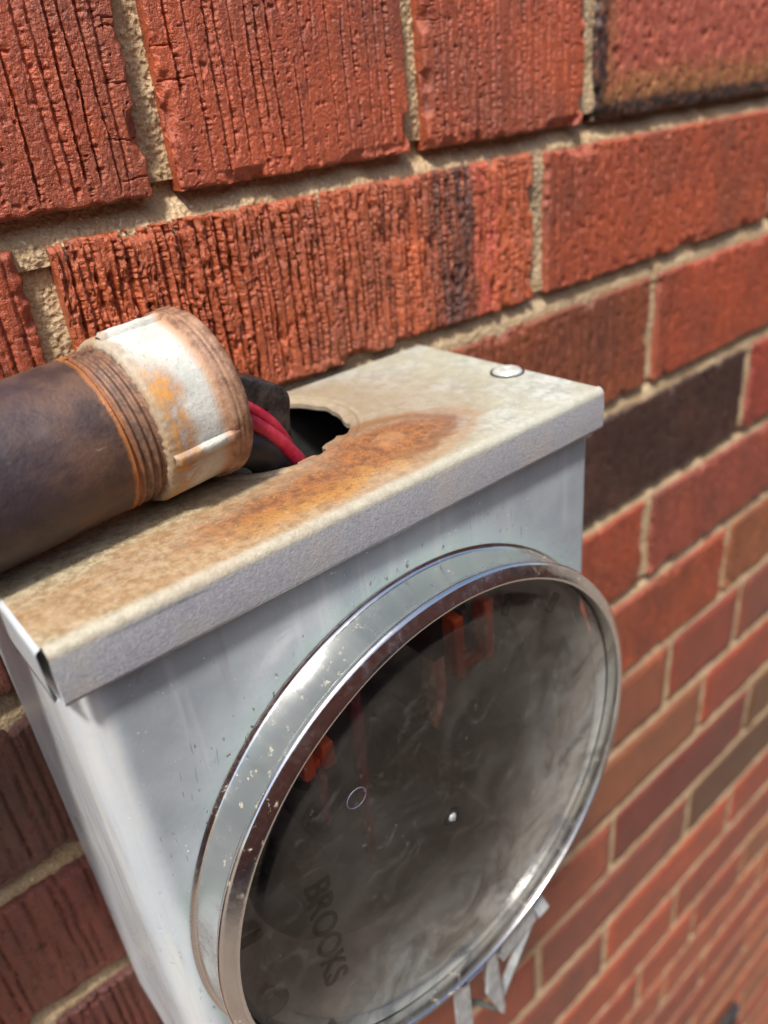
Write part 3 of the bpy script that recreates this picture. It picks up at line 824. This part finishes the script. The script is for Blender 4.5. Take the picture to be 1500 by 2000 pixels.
def polar_patch(cx, cz, rfun, x0, x1, z0, z1, n, m, power=1.0):
    th = np.linspace(0, 2 * np.pi, n, endpoint=False)
    # include exact corner directions
    for (qx, qz) in ((x0, z0), (x0, z1), (x1, z0), (x1, z1)):
        a = math.atan2(qz - cz, qx - cx) % (2 * np.pi)
        th[np.argmin(np.abs((th - a + np.pi) % (2 * np.pi) - np.pi))] = a
    th = np.sort(th)
    c, s = np.cos(th), np.sin(th)
    with np.errstate(divide='ignore'):
        tx = np.where(c > 0, (x1 - cx) / c, (x0 - cx) / c)
        tz = np.where(s > 0, (z1 - cz) / s, (z0 - cz) / s)
    R = np.minimum(np.where(np.abs(c) < 1e-9, 1e9, tx), np.where(np.abs(s) < 1e-9, 1e9, tz))
    r0 = rfun(th)
    t = np.linspace(0, 1, m) ** power
    RR = r0[:, None] * (1 - t) + R[:, None] * t
    return cx + RR * c[:, None], cz + RR * s[:, None], th

# front panel with the round opening
X, Z, th = polar_patch(CX, CZ, lambda a: 0.0730 + 0 * a, BX0 + 0.009, BX1 - 0.003, BZ0, BZ1, 240, 24, 1.2)
Y = BY + 0.0005 * (fbm(X / 0.05, Z / 0.05, 5, 2) - 0.5) * smooth(0, 0.02, np.minimum(np.minimum(X - X.min(), X.max() - X), np.minimum(Z - BZ0, BZ1 - Z)))
X = X - 0.014 * smooth(-0.180, -0.2225, Z) * np.clip((X - 0.09) / 0.06, 0, 1)
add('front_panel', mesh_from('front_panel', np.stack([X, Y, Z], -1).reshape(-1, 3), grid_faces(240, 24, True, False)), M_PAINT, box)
# wrap: left rounded corner + left side, right side, bottom (one folded sheet)
def extrude_profile(name, prof, z0, z1, nz=40, wob=0.0):
    P = np.array(prof)
    zs = np.linspace(z0, z1, nz)
    V = np.zeros((len(P), nz, 3)); V[:, :, 0] = P[:, 0:1]; V[:, :, 1] = P[:, 1:2]; V[:, :, 2] = zs
    V[:, :, 0] += wob * (fbm(zs / 0.05, zs * 0, 8)[None] - 0.5)
    return V.reshape(-1, 3), grid_faces(len(P), nz)
arc = [(BX0 + 0.009 - 0.009 * math.sin(a), BY + 0.009 - 0.009 * math.cos(a)) for a in np.linspace(0, math.pi / 2, 12)]
V, F = extrude_profile('side_panel', arc + [(BX0 + 0.0004, -0.05), (BX0 + 0.0006, -0.02), (BX0 + 0.0003, -0.002)], BZ0, BZ1, 60)
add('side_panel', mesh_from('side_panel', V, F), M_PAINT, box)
arc = [(BX1 - 0.003 + 0.003 * math.sin(a), BY + 0.003 - 0.003 * math.cos(a)) for a in np.linspace(0, math.pi / 2, 8)]
V, F = extrude_profile('side_panel', arc + [(BX1, -0.04), (BX1, -0.002)], BZ0, BZ1, 30)
V[:, 0] -= 0.014 * smooth(-0.180, -0.2225, V[:, 2])
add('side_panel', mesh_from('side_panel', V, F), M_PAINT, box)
add('back_panel', bbox_mesh('back_panel', BX0 + 0.001, BX1 - 0.015, -0.0045, -0.0018, BZ0, BZ1, 0.0), M_BACK, box)
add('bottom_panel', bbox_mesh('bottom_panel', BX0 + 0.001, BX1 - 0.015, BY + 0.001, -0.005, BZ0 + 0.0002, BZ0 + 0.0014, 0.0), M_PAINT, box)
# inner collar of the opening
add('opening_collar', lathe('opening_collar', (CX, BY, CZ), (0, -1, 0), [(-0.0125, 0.0650), (-0.0120, 0.0662), (-0.0060, 0.0690), (-0.0010, 0.0716), (0.0030, 0.0740), (0.0060, 0.0785), (0.0066, 0.0806)], 160), M_COLLAR, box)

# lid
HX, HY, HR = 0.0722, -0.0262, 0.0268
def hole_r(a):
    r = HR + 0.0003 * np.sin(7 * a + 1) + 0.0002 * np.sin(17 * a)
    deg = np.degrees(a) % 360
    def band(c, hw, e=0.8): 
        d = np.abs((deg - c + 180) % 360 - 180); return smooth(hw + e, hw - e, d)
    r = r - 0.0024 * band(296, 11) - 0.0012 * band(268, 7)+ 0.0009 * band(318, 9) - 0.0014 * band(78, 10)
    return r + 0.00035 * (vn(a * 18, a * 0, 4) - 0.5)
LX0, LX1, LY0, LY1 = -0.0165, 0.1632, -0.0863, -0.0012
FR = 0.0022
lid = thing('lid_tmp', '', '') if False else None
X, Yg, th = polar_patch(HX, HY, hole_r, LX0 + 0.0012, LX1 - 0.0008, LY0 + FR, LY1, 420, 90, 1.25)
rr = np.hypot(X - HX, Yg - HY)
edge = np.minimum(np.minimum(X - (LX0 + 0.0012), LX1 - 0.0008 - X), np.minimum(Yg - (LY0 + FR), LY1 - Yg))
Zl = ZT + smooth(0, 0.012, edge) * 0.0012 * (fbm(X / 0.045, Yg / 0.045, 3, 2) - 0.55)
Zl = Zl - 0.00055 * np.exp(-((rr - 0.0312) / 0.0007) ** 2) + 0.0004 * np.exp(-((rr - 0.0295) / 0.0012) ** 2) - 0.0007 * smooth(HR + 0.003, HR, rr)
Zl = Zl + 0.0009 * smooth(0.0058, 0.0040, np.hypot(X - 0.0945, Yg + 0.0625))
V = np.stack([X, Yg, Zl], -1).reshape(-1, 3)
F = grid_faces(420, 90, True)
# thickness of the hole edge and underside
lo = V.reshape(420, 90, 3)[:, 0].copy(); lo2 = lo.copy(); lo2[:, 2] -= 0.0014
b0 = len(V); V = np.concatenate([V, lo, lo2])
a = np.arange(420); b = (a + 1) % 420
F = np.concatenate([F, np.stack([b0 + a, b0 + b, b0 + 420 + b, b0 + 420 + a], 1)[:, ::-1]])
lid_me = mesh_from('lid', V, F)
lid = add('lid', lid_me, M_LID, box)
lid_off = lid
def lid_child(name, me, mat):
    return add(name, me, mat, lid, True)
# folded front lip
nx = 160
xs = np.linspace(LX0 + 0.0016, LX1, nx)
prof = [(LY0 + FR - FR * math.sin(a), ZT - FR + FR * math.cos(a)) for a in np.linspace(0, math.pi / 2, 9)]
for k in range(1, 14): prof.append((LY0 - 0.0002 * k / 13, ZT - FR - (0.0137 - FR) * k / 13))
prof.append((LY0 + 0.0012, ZT - 0.0137)); prof.append((LY0 + 0.0012, ZT - 0.004))
P = np.array(prof)
XX = np.repeat(xs[:, None], len(P), 1)
YY = np.repeat(P[None, :, 0], nx, 0); ZZ = np.repeat(P[None, :, 1], nx, 0)
dip = np.clip((ZT - ZZ) / 0.0137, 0, 1)
YY = YY + dip * 0.0006 * (fbm(XX / 0.05, ZZ / 0.05, 9, 2) - 0.5) - 0.0003 * np.sin(np.pi * dip) 
ZZ = ZZ + (dip > 0.98) * 0.0007 * (fbm(XX / 0.02, 0 * XX, 12, 3) - 0.5)
lid_child('front_lip', mesh_from('front_lip', np.stack([XX, YY, ZZ], -1).reshape(-1, 3), grid_faces(nx, len(P), flip=True)), M_LID)
# side flanges
def flange(sign, x_edge, y0, y1, hgt):
    ys = np.linspace(y0, y1, 60); r = 0.0012
    pr = [(r * (1 - math.sin(a)) * -sign * -1, -r + r * math.cos(a)) for a in np.linspace(0, math.pi / 2, 6)]
    pr = [(x_edge - sign * r + sign * r * math.sin(a), ZT - r + r * math.cos(a)) for a in np.linspace(0, math.pi / 2, 6)]
    for k in range(1, 7): pr.append((x_edge - sign * 0.0002 * k / 6, ZT - r - (hgt - r) * k / 6))
    pr.append((x_edge - sign * 0.0012, ZT - hgt))
    P = np.array(pr)
    V = np.zeros((60, len(P), 3)); V[:, :, 0] = P[None, :, 0]; V[:, :, 1] = ys[:, None]; V[:, :, 2] = P[None, :, 1]
    return mesh_from('side_flange', V.reshape(-1, 3), grid_faces(60, len(P), flip=(sign < 0)))
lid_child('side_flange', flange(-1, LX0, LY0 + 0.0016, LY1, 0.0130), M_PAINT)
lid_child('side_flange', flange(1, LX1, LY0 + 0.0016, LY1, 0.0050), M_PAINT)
# slotted screw
sx, sy = 0.1572, -0.0512
sc = lathe('screw', (sx, sy, ZT + 0.0001), (0, 0, 1), [(-0.0008, 0.0052), (0.0002, 0.0052), (0.0009, 0.0046), (0.0014, 0.0034), (0.0016, 0.0016), (0.0010, 0.0012), (0.0009, 0.00001)], 40)
screw = lid_child('screw', sc, M_SCREW)
wsh = lathe('washer', (sx, sy, ZT), (0, 0, 1), [(-0.0003, 0.0060), (0.0003, 0.0059), (0.0003, 0.0048)], 40)
add('washer', wsh, M_DARKST, screw)

# sealing ring
RY = BY + 0.0000
prof = [(0.0002, 0.0862), (0.0005, 0.0850), (0.0015, 0.0846), (0.0060, 0.0845), (0.0112, 0.0846), (0.0122, 0.0849), (0.0130, 0.0853), (0.0138, 0.0853), (0.0145, 0.0849),
        (0.0148, 0.0844), (0.0152, 0.0838), (0.0157, 0.0830), (0.0162, 0.0822), (0.0165, 0.0816), (0.0166, 0.0811), (0.0164, 0.0807), (0.0157, 0.0805), (0.0120, 0.0806), (0.0095, 0.0808)]
prof = [(a_, b_ * 1.024) for a_, b_ in prof]
def ring_noise(T, S, R):
    R = R + 0.00012 * np.sin(3 * T + 1) + 0.0001 * (vn(T * 9, S * 60, 2) - 0.5)
    return S + 0.0001 * np.sin(5 * T), R
ring = add('sealing_ring', lathe('sealing_ring', (CX, RY, CZ), (0, -1, 0), prof, 360, noise=ring_noise), M_CHROME, box)

def ringpt(ang, r, s):   # ang from straight down, positive to the right
    return np.array((CX + r * math.sin(ang), RY - s, CZ - r * math.cos(ang)))
# closing lugs, bolt and clip at the bottom of the ring
def plate(name, pts, thick, mat, parent, bev=0.0004):
    bm = bmesh.new()
    vs_ = [bm.verts.new(p) for p in pts]
    f = bm.faces.new(vs_)
    bm.normal_update()
    n = f.normal.copy()
    ex = bmesh.ops.extrude_face_region(bm, geom=[f])
    for v in [e for e in ex['geom'] if isinstance(e, bmesh.types.BMVert)]: v.co += n * thick
    bmesh.ops.recalc_face_normals(bm, faces=bm.faces[:])
    bmesh.ops.bevel(bm, geom=bm.edges[:], offset=bev, segments=2, affect='EDGES', profile=0.5)
    me = bpy.data.meshes.new(name); bm.to_mesh(me); bm.free()
    return add(name, me, mat, parent)
R_ = math.radians
def plate2(name, pts, y0, y1, mat, parent, bev=0.0004):
    return plate(name, [(x, y0, z) for x, z in pts], y1 - y0, mat, parent, bev)
def xzplate(name, pts, y0, y1, mat, parent, bev=0.0004):
    n = len(pts)
    V = [(x, y0, z) for x, z in pts] + [(x, y1, z) for x, z in pts]
    F = [tuple(range(n)), tuple(range(2 * n - 1, n - 1, -1))] + [(i, i + n, (i + 1) % n + n, (i + 1) % n) for i in range(n)]
    bm = bmesh.new()
    vs_ = [bm.verts.new(v) for v in V]
    for f in F: bm.faces.new([vs_[k] for k in f])
    bmesh.ops.recalc_face_normals(bm, faces=bm.faces[:])
    bmesh.ops.bevel(bm, geom=bm.edges[:], offset=bev, segments=2, affect='EDGES', profile=0.5)
    me = bpy.data.meshes.new(name); bm.to_mesh(me); bm.free()
    return add(name, me, mat, parent)
xzplate('clasp_arm', [(0.0985, -0.2085), (0.1185, -0.2020), (0.1212, -0.2255), (0.1010, -0.2310)], -0.0935, -0.0920, M_ZINC, ring)
xzplate('clasp_arm', [(0.0985, -0.2085), (0.1185, -0.2020), (0.1212, -0.2255), (0.1010, -0.2310)], -0.0850, -0.0838, M_ZINC, ring)
xzplate('clasp_web', [(0.1008, -0.2298), (0.1210, -0.2243), (0.1212, -0.2255), (0.1010, -0.2310)], -0.0918, -0.0852, M_ZINC, ring, 0.0003)
xzplate('clasp_tab', [(0.0905, -0.2095), (0.0935, -0.2095), (0.0985, -0.2615), (0.0962, -0.2590), (0.0885, -0.2360)], -0.0960, -0.0945, M_ZINC, ring)
xzplate('clasp_tab', [(0.0937, -0.2100), (0.0952, -0.2100), (0.1000, -0.2600), (0.0986, -0.2615)], -0.0950, -0.0850, M_ZINC, ring)
plate('clasp_strip', [(0.1010, -0.0925, -0.2570), (0.1010, -0.0890, -0.2570), (0.1208, -0.0890, -0.2250), (0.1208, -0.0925, -0.2250)], 0.0016, M_ZINC, ring)
xzplate('clasp_post', [(0.0728, -0.2100), (0.0795, -0.2100), (0.0805, -0.2520), (0.0732, -0.2500)], -0.0945, -0.0932, M_ZINC, ring)
xzplate('clasp_post', [(0.0795, -0.2100), (0.0807, -0.2100), (0.0817, -0.2520), (0.0805, -0.2520)], -0.0945, -0.0850, M_ZINC, ring)
p0, p1 = np.array((0.0975, -0.0888, -0.2260)), np.array((0.1225, -0.0888, -0.2215))
add('bolt', sweep('bolt', [p0, p0 * 0.5 + p1 * 0.5, p1], circle(0.0026, 14)), M_ZINC, ring)
d = (p1 - p0) / np.linalg.norm(p1 - p0)
add('bolt_head', sweep('bolt_head', [p1 - d * 0.001, p1 + d * 0.002, p1 + d * 0.0050], circle(0.0064, 6), smooth_shade=False), M_ZINC, ring)
# vinyl clip over the gap in the rim
clipm = []
T_ = np.linspace(R_(-4.0), R_(2.5), 8)
pr = [(0.0862, 0.0010), (0.0866, 0.0135), (0.0858, 0.0152), (0.0845, 0.0158), (0.0822, 0.0170), (0.0810, 0.0175), (0.0802, 0.0170)]
V = np.array([[ringpt(a, r * 1.024, s) for (r, s) in pr] for a in T_])
add('gap_clip', mesh_from('gap_clip', V.reshape(-1, 3), grid_faces(8, 7, flip=True)), M_CLIP, ring)

# clear cover with moulded relief
CYF = RY - 0.0112
rs_ = np.concatenate([np.linspace(0.00001, 0.0705, 30), [0.0725, 0.0740, 0.0750, 0.0760, 0.0790, 0.0822]])
sf = [0.0010 if r < 0.0710 else v for r, v in zip(rs_, [0] * 30 + [0.0009, 0.0005, -0.0006, -0.0008, -0.0008, -0.0008])]
cover = add('clear_cover', lathe('clear_cover', (CX, CYF, CZ), (0, -1, 0), list(zip(sf, rs_)), 160, flip=True), M_COVER, box)
cyf = CYF - 0.0010
def torus(name, c, R, r, sq=1.0):
    prof = [(r * math.sin(a), R + r * math.cos(a)) for a in np.linspace(0, 2 * math.pi, 9)]
    return lathe(name, c, (0, -1, 0), prof, 32)
add('moulding_mark', torus('moulding_mark', (0.0440, cyf, -0.0875), 0.0033, 0.00020), M_CLIP, cover)
add('moulding_mark', torus('moulding_mark', (0.0782, cyf, -0.1240), 0.0030, 0.00034), M_RELIEF, cover)
add('moulding_pip', lathe('moulding_pip', (0.0785, cyf, -0.1246), (0, -1, 0), [(-0.0001, 0.0016), (0.0005, 0.0013), (0.0007, 0.0006), (0.0007, 0.00001)], 20), M_ZINC, cover)
add('date_stamp', lathe('date_stamp', (0.0068, cyf - 0.0002, -0.1402), (0, -1, 0), [(0.0, 0.0044), (0.0004, 0.0042), (0.0003, 0.0030), (0.0005, 0.0022), (0.0002, 0.0012), (0.0004, 0.00001)], 28), M_RELIEF, cover)
for (x, z, a, L) in ((0.0050, -0.1085, 20, 0.007), (0.0105, -0.090, 28, 0.006), (0.1065, -0.0555, 70, 0.007), (0.128, -0.066, 52, 0.007), (0.020, -0.172, -30, 0.007), (0.0285, -0.070, 38, 0.005)):
    dx, dz = CX - x, CZ - z
    ang = math.atan2(dz, dx)
    xf = Matrix.Translation((x, cyf - 0.0004, z)) @ Matrix.Rotation(-ang, 4, 'Y')
    add('rib', bbox_mesh('rib', -L / 2, L / 2, -0.0008, 0.0012, -0.0010, 0.0010, 0.0005, 2, xf), M_RELIEF, cover)
# raised lettering, reading downwards
cu = bpy.data.curves.new('lettering', 'FONT'); cu.body = 'BROOKS'; cu.size = 0.0118; cu.extrude = 0.00015; cu.bevel_depth = 0.00012; cu.shear = 0.15
cu.space_character = 1.02
to = bpy.data.objects.new('lettering', cu); COL.objects.link(to)
bpy.context.view_layer.update()
me = bpy.data.meshes.new_from_object(to.evaluated_get(bpy.context.evaluated_depsgraph_get()))
bpy.data.objects.remove(to, do_unlink=True)
xs_ = np.array([v.co.x for v in me.vertices]); L = xs_.max() - xs_.min()
kx = 0.047 / L
for v in me.vertices:       # text x -> -z, text y -> +x, text z -> -y
    x, y, z = v.co
    v.co = Vector((0.0228 + y * kx, cyf - 0.0001 - z, -0.1065 - (x - xs_.min()) * kx))
me.materials.clear()
add('raised_lettering', me, M_RELIEF, cover)

# inside: jaws with orange insulators
def jaw(x0, x1, z0, z1, yf=-0.060):
    j = add('jaw_block', bbox_mesh('jaw_block', x0 + 0.0005, x1 - 0.0005, yf + 0.0115, yf + 0.030, z0, z1, 0.0008), M_BACK, box)
    t = 0.0039
    bm_parts = [(x0, x0 + t, z0, z1), (x1 - t, x1, z0, z1)]
    for (a, b, c, d) in bm_parts:
        add('insulator', bbox_mesh('insulator', a, b, yf, yf + 0.006, c, d, 0.0007), M_ORANGE, j)
    add('insulator', bbox_mesh('insulator', x0 + t, x1 - t, yf + 0.002, yf + 0.006, z0, z0 + 0.0028, 0.0005), M_ORANGE, j)
    add('blade', bbox_mesh('blade', x0 + t + 0.003, x1 - t - 0.003, yf + 0.004, yf + 0.011, z0 + 0.005, z1 - 0.002, 0.0005), M_STEEL, j)
jaw(0.0880, 0.1046, -0.0757, -0.0532, -0.0915)
jaw(0.0315, 0.0419, -0.0749, -0.0665, -0.0915)
for (x, z) in ((0.1180, -0.170), (0.0480, -0.172)):
    j = add('lower_jaw', bbox_mesh('lower_jaw', x - 0.006, x + 0.006, -0.050, -0.0045, z - 0.013, z + 0.013, 0.0008), M_STEEL, box)

# ------------------------------------------------------------------ conduit
PA = np.array((0.0, -0.0440, 0.0155)); PU = np.array((1, 0.0934, 0.0465)); PU = PU / np.linalg.norm(PU)
cond = thing('conduit_pipe', 'dark brown rusty steel conduit pipe lying across the lid of the meter box', 'pipe', tuple(PA + PU * -0.3))
pp = [(s, 0.0195) for s in np.linspace(-0.62, 0.010, 60)] + [(s, 0.0195) for s in np.linspace(0.011, 0.0184, 8)]
for s in np.linspace(0.0186, 0.0300, 56):
    ph = (s - 0.0186) / 0.0021 * 2 * math.pi
    pp.append((s, 0.0193 + 0.00042 * math.cos(ph)))
def pipe_noise(T, S, R):
    a = 0.00025 * (fbm(T * 3, S / 0.02, 31, 3) - 0.5) + 0.00012 * (fbm(T * 14, S / 0.003, 32, 2) - 0.5)
    return S + np.where(S > 0.0186, 0.0021 * (T / (2 * np.pi) - 0.5), 0), R + a
e1p = (0, 0, 1)
add('tube', lathe('tube', PA, PU, pp, 200, e1=e1p, noise=pipe_noise), M_PIPE, cond)
cp = [(0.0300, 0.0180), (0.0262, 0.0192), (0.0261, 0.0204), (0.0266, 0.0212), (0.0276, 0.0216), (0.0290, 0.0217), (0.0340, 0.0217), (0.0390, 0.0217), (0.0425, 0.0217), (0.0436, 0.0218), (0.0441, 0.0222), (0.0446, 0.0227),
      (0.0453, 0.0229), (0.0460, 0.0227), (0.0466, 0.0230), (0.0474, 0.0229), (0.0482, 0.0231), (0.0492, 0.0230), (0.0498, 0.0226), (0.0500, 0.0219), (0.0499, 0.0205), (0.0494, 0.0185)]
cp2 = []
for (s0, r0), (s1, r1) in zip(cp[:-1], cp[1:]):
    for k in range(3): cp2.append((s0 + (s1 - s0) * k / 3, r0 + (r1 - r0) * k / 3))
cp2.append(cp[-1])
def conn_noise(T, S, R):
    rough = 0.00022 * (fbm(T * 20, S / 0.0016, 41, 3) - 0.5)
    edge = 0.0009 * (fbm(T * 26, 0 * S, 42, 3) - 0.5) * smooth(0.0285, 0.0262, S)
    chip = -0.0012 * np.clip(vn(T * 9, 0 * S + 2, 44) - 0.72, 0, 1) * 3 * smooth(0.0485, 0.0497, S)
    return S + edge * 0.8, R + rough + edge + chip
conn = add('connector', lathe('connector', PA, PU, cp2, 260, e1=e1p, noise=conn_noise), M_CONN, cond)
u = PU; e1 = np.array((0, 0, 1.0)); e1 = e1 - e1 @ u * u; e1 /= np.linalg.norm(e1); e2 = np.cross(u, e1)
for q, ang in enumerate((2, 104, 192, 282)):
    a = R_(ang)
    n_ = 26
    S = np.linspace(0.0272, 0.0462, n_); V = []; at = []
    for i, s in enumerate(S):
        hgt = 0.0015 * min(1, (s - 0.0268) / 0.0012) * min(1, (0.0470 - s) / 0.0015) + 0.0003 * (float(vn(s / 0.0012, q * 3.0, 55)) - 0.5)
        for j, dt in enumerate(np.linspace(-1, 1, 9)):
            prof_h = math.sqrt(max(0, 1 - dt ** 4)) * hgt
            ca = a + dt * 0.0016 / 0.0217
            V.append(PA + u * s + (0.0212 + 0.0005 * (abs(dt) < 0.99) + prof_h) * (math.cos(ca) * e1 + math.sin(ca) * e2)); at.append(s)
    add('rib', mesh_from('rib', np.array(V), grid_faces(n_, 9, flip=False), True, {'axial': np.array(at), 'turn': np.full(len(at), a)}), M_CONN, conn)
add('bore', lathe('bore', PA, PU, [(0.0496, 0.0187), (0.046, 0.0172), (0.030, 0.0170), (0.000, 0.0170), (-0.02, 0.0170), (-0.02, 0.00001)], 60, e1=e1p, flip=True), M_DARKST, cond)

# ------------------------------------------------------------------ wires
def wire(name, pts, r, mat, label):
    me = sweep(name, spline(pts, 14), circle(r, 18))
    o = add(name, me, mat)
    return tag(o, label, 'wire')
wire('red_wire', [(0.020, -0.046, 0.0110), (0.040, -0.0465, 0.0125), (0.0525, -0.0470, 0.0115), (0.0608, -0.0468, 0.0055), (0.0692, -0.0462, -0.0045), (0.0752, -0.0455, -0.016), (0.0800, -0.046, -0.040), (0.0790, -0.047, -0.085), (0.078, -0.045, -0.15), (0.080, -0.04, -0.20)],
     0.0025, M_RED, 'thick red insulated wire in front, running from the conduit into the lid hole')
wire('red_wire', [(0.020, -0.041, 0.0160), (0.040, -0.0412, 0.0165), (0.0530, -0.0425, 0.0150), (0.0630, -0.0422, 0.0085), (0.0705, -0.0415, -0.0010), (0.0740, -0.0405, -0.014), (0.0720, -0.040, -0.040), (0.066, -0.042, -0.09), (0.062, -0.04, -0.16)],
     0.0019, M_RED, 'thinner red wire half hidden behind the thick red wire')
wire('black_wire', [(0.020, -0.0480, 0.0040), (0.040, -0.0470, 0.0040), (0.0540, -0.0475, 0.0020), (0.0630, -0.0450, -0.0060), (0.0690, -0.0410, -0.018), (0.070, -0.038, -0.045), (0.062, -0.03, -0.10)],
     0.0052, M_BLACK, 'thick black cable below the red wires entering the lid hole')
pth = [(0.022, -0.0345, 0.0210), (0.040, -0.0350, 0.0200), (0.0530, -0.0355, 0.0175), (0.0620, -0.0365, 0.0142), (0.0700, -0.0365, 0.0102), (0.0714, -0.0365, 0.0082), (0.0706, -0.0365, 0.0045), (0.0700, -0.036, -0.0050), (0.0680, -0.036, -0.018), (0.067, -0.035, -0.040)]
hw, hh = 0.0060, 0.0040
prof = []
for (cx_, cy_, a0) in ((hw, hh, 0), (-hw, hh, 90), (-hw, -hh, 180), (hw, -hh, 270)):
    for k in range(4):
        a = R_(a0 + 30 * k); rr_ = 0.0009
        prof.append((cx_ - math.copysign(rr_, cx_) + rr_ * math.cos(a), cy_ - math.copysign(rr_, cy_) + rr_ * math.sin(a)))
tp = add('taped_cable', sweep('taped_cable', spline(pth, 3), prof), M_TAPE)
tag(tp, 'dusty black taped flat cable bent down from the conduit into the lid hole', 'cable')

# loose end of thin tie wire below the ring
tw = add('tie_wire', sweep('tie_wire', spline([(0.0800, -0.0885, -0.2430), (0.0900, -0.0860, -0.2560), (0.1060, -0.0840, -0.2840)], 6), circle(0.0016, 10), scale=np.linspace(1.1, 0.5, 13)), mat_simple('green_grey_tie', lin(96, 116, 110), lin(120, 140, 132), 120, 0.5))
tag(tw, 'thin grey green tie wire sticking out below the sealing ring', 'wire')
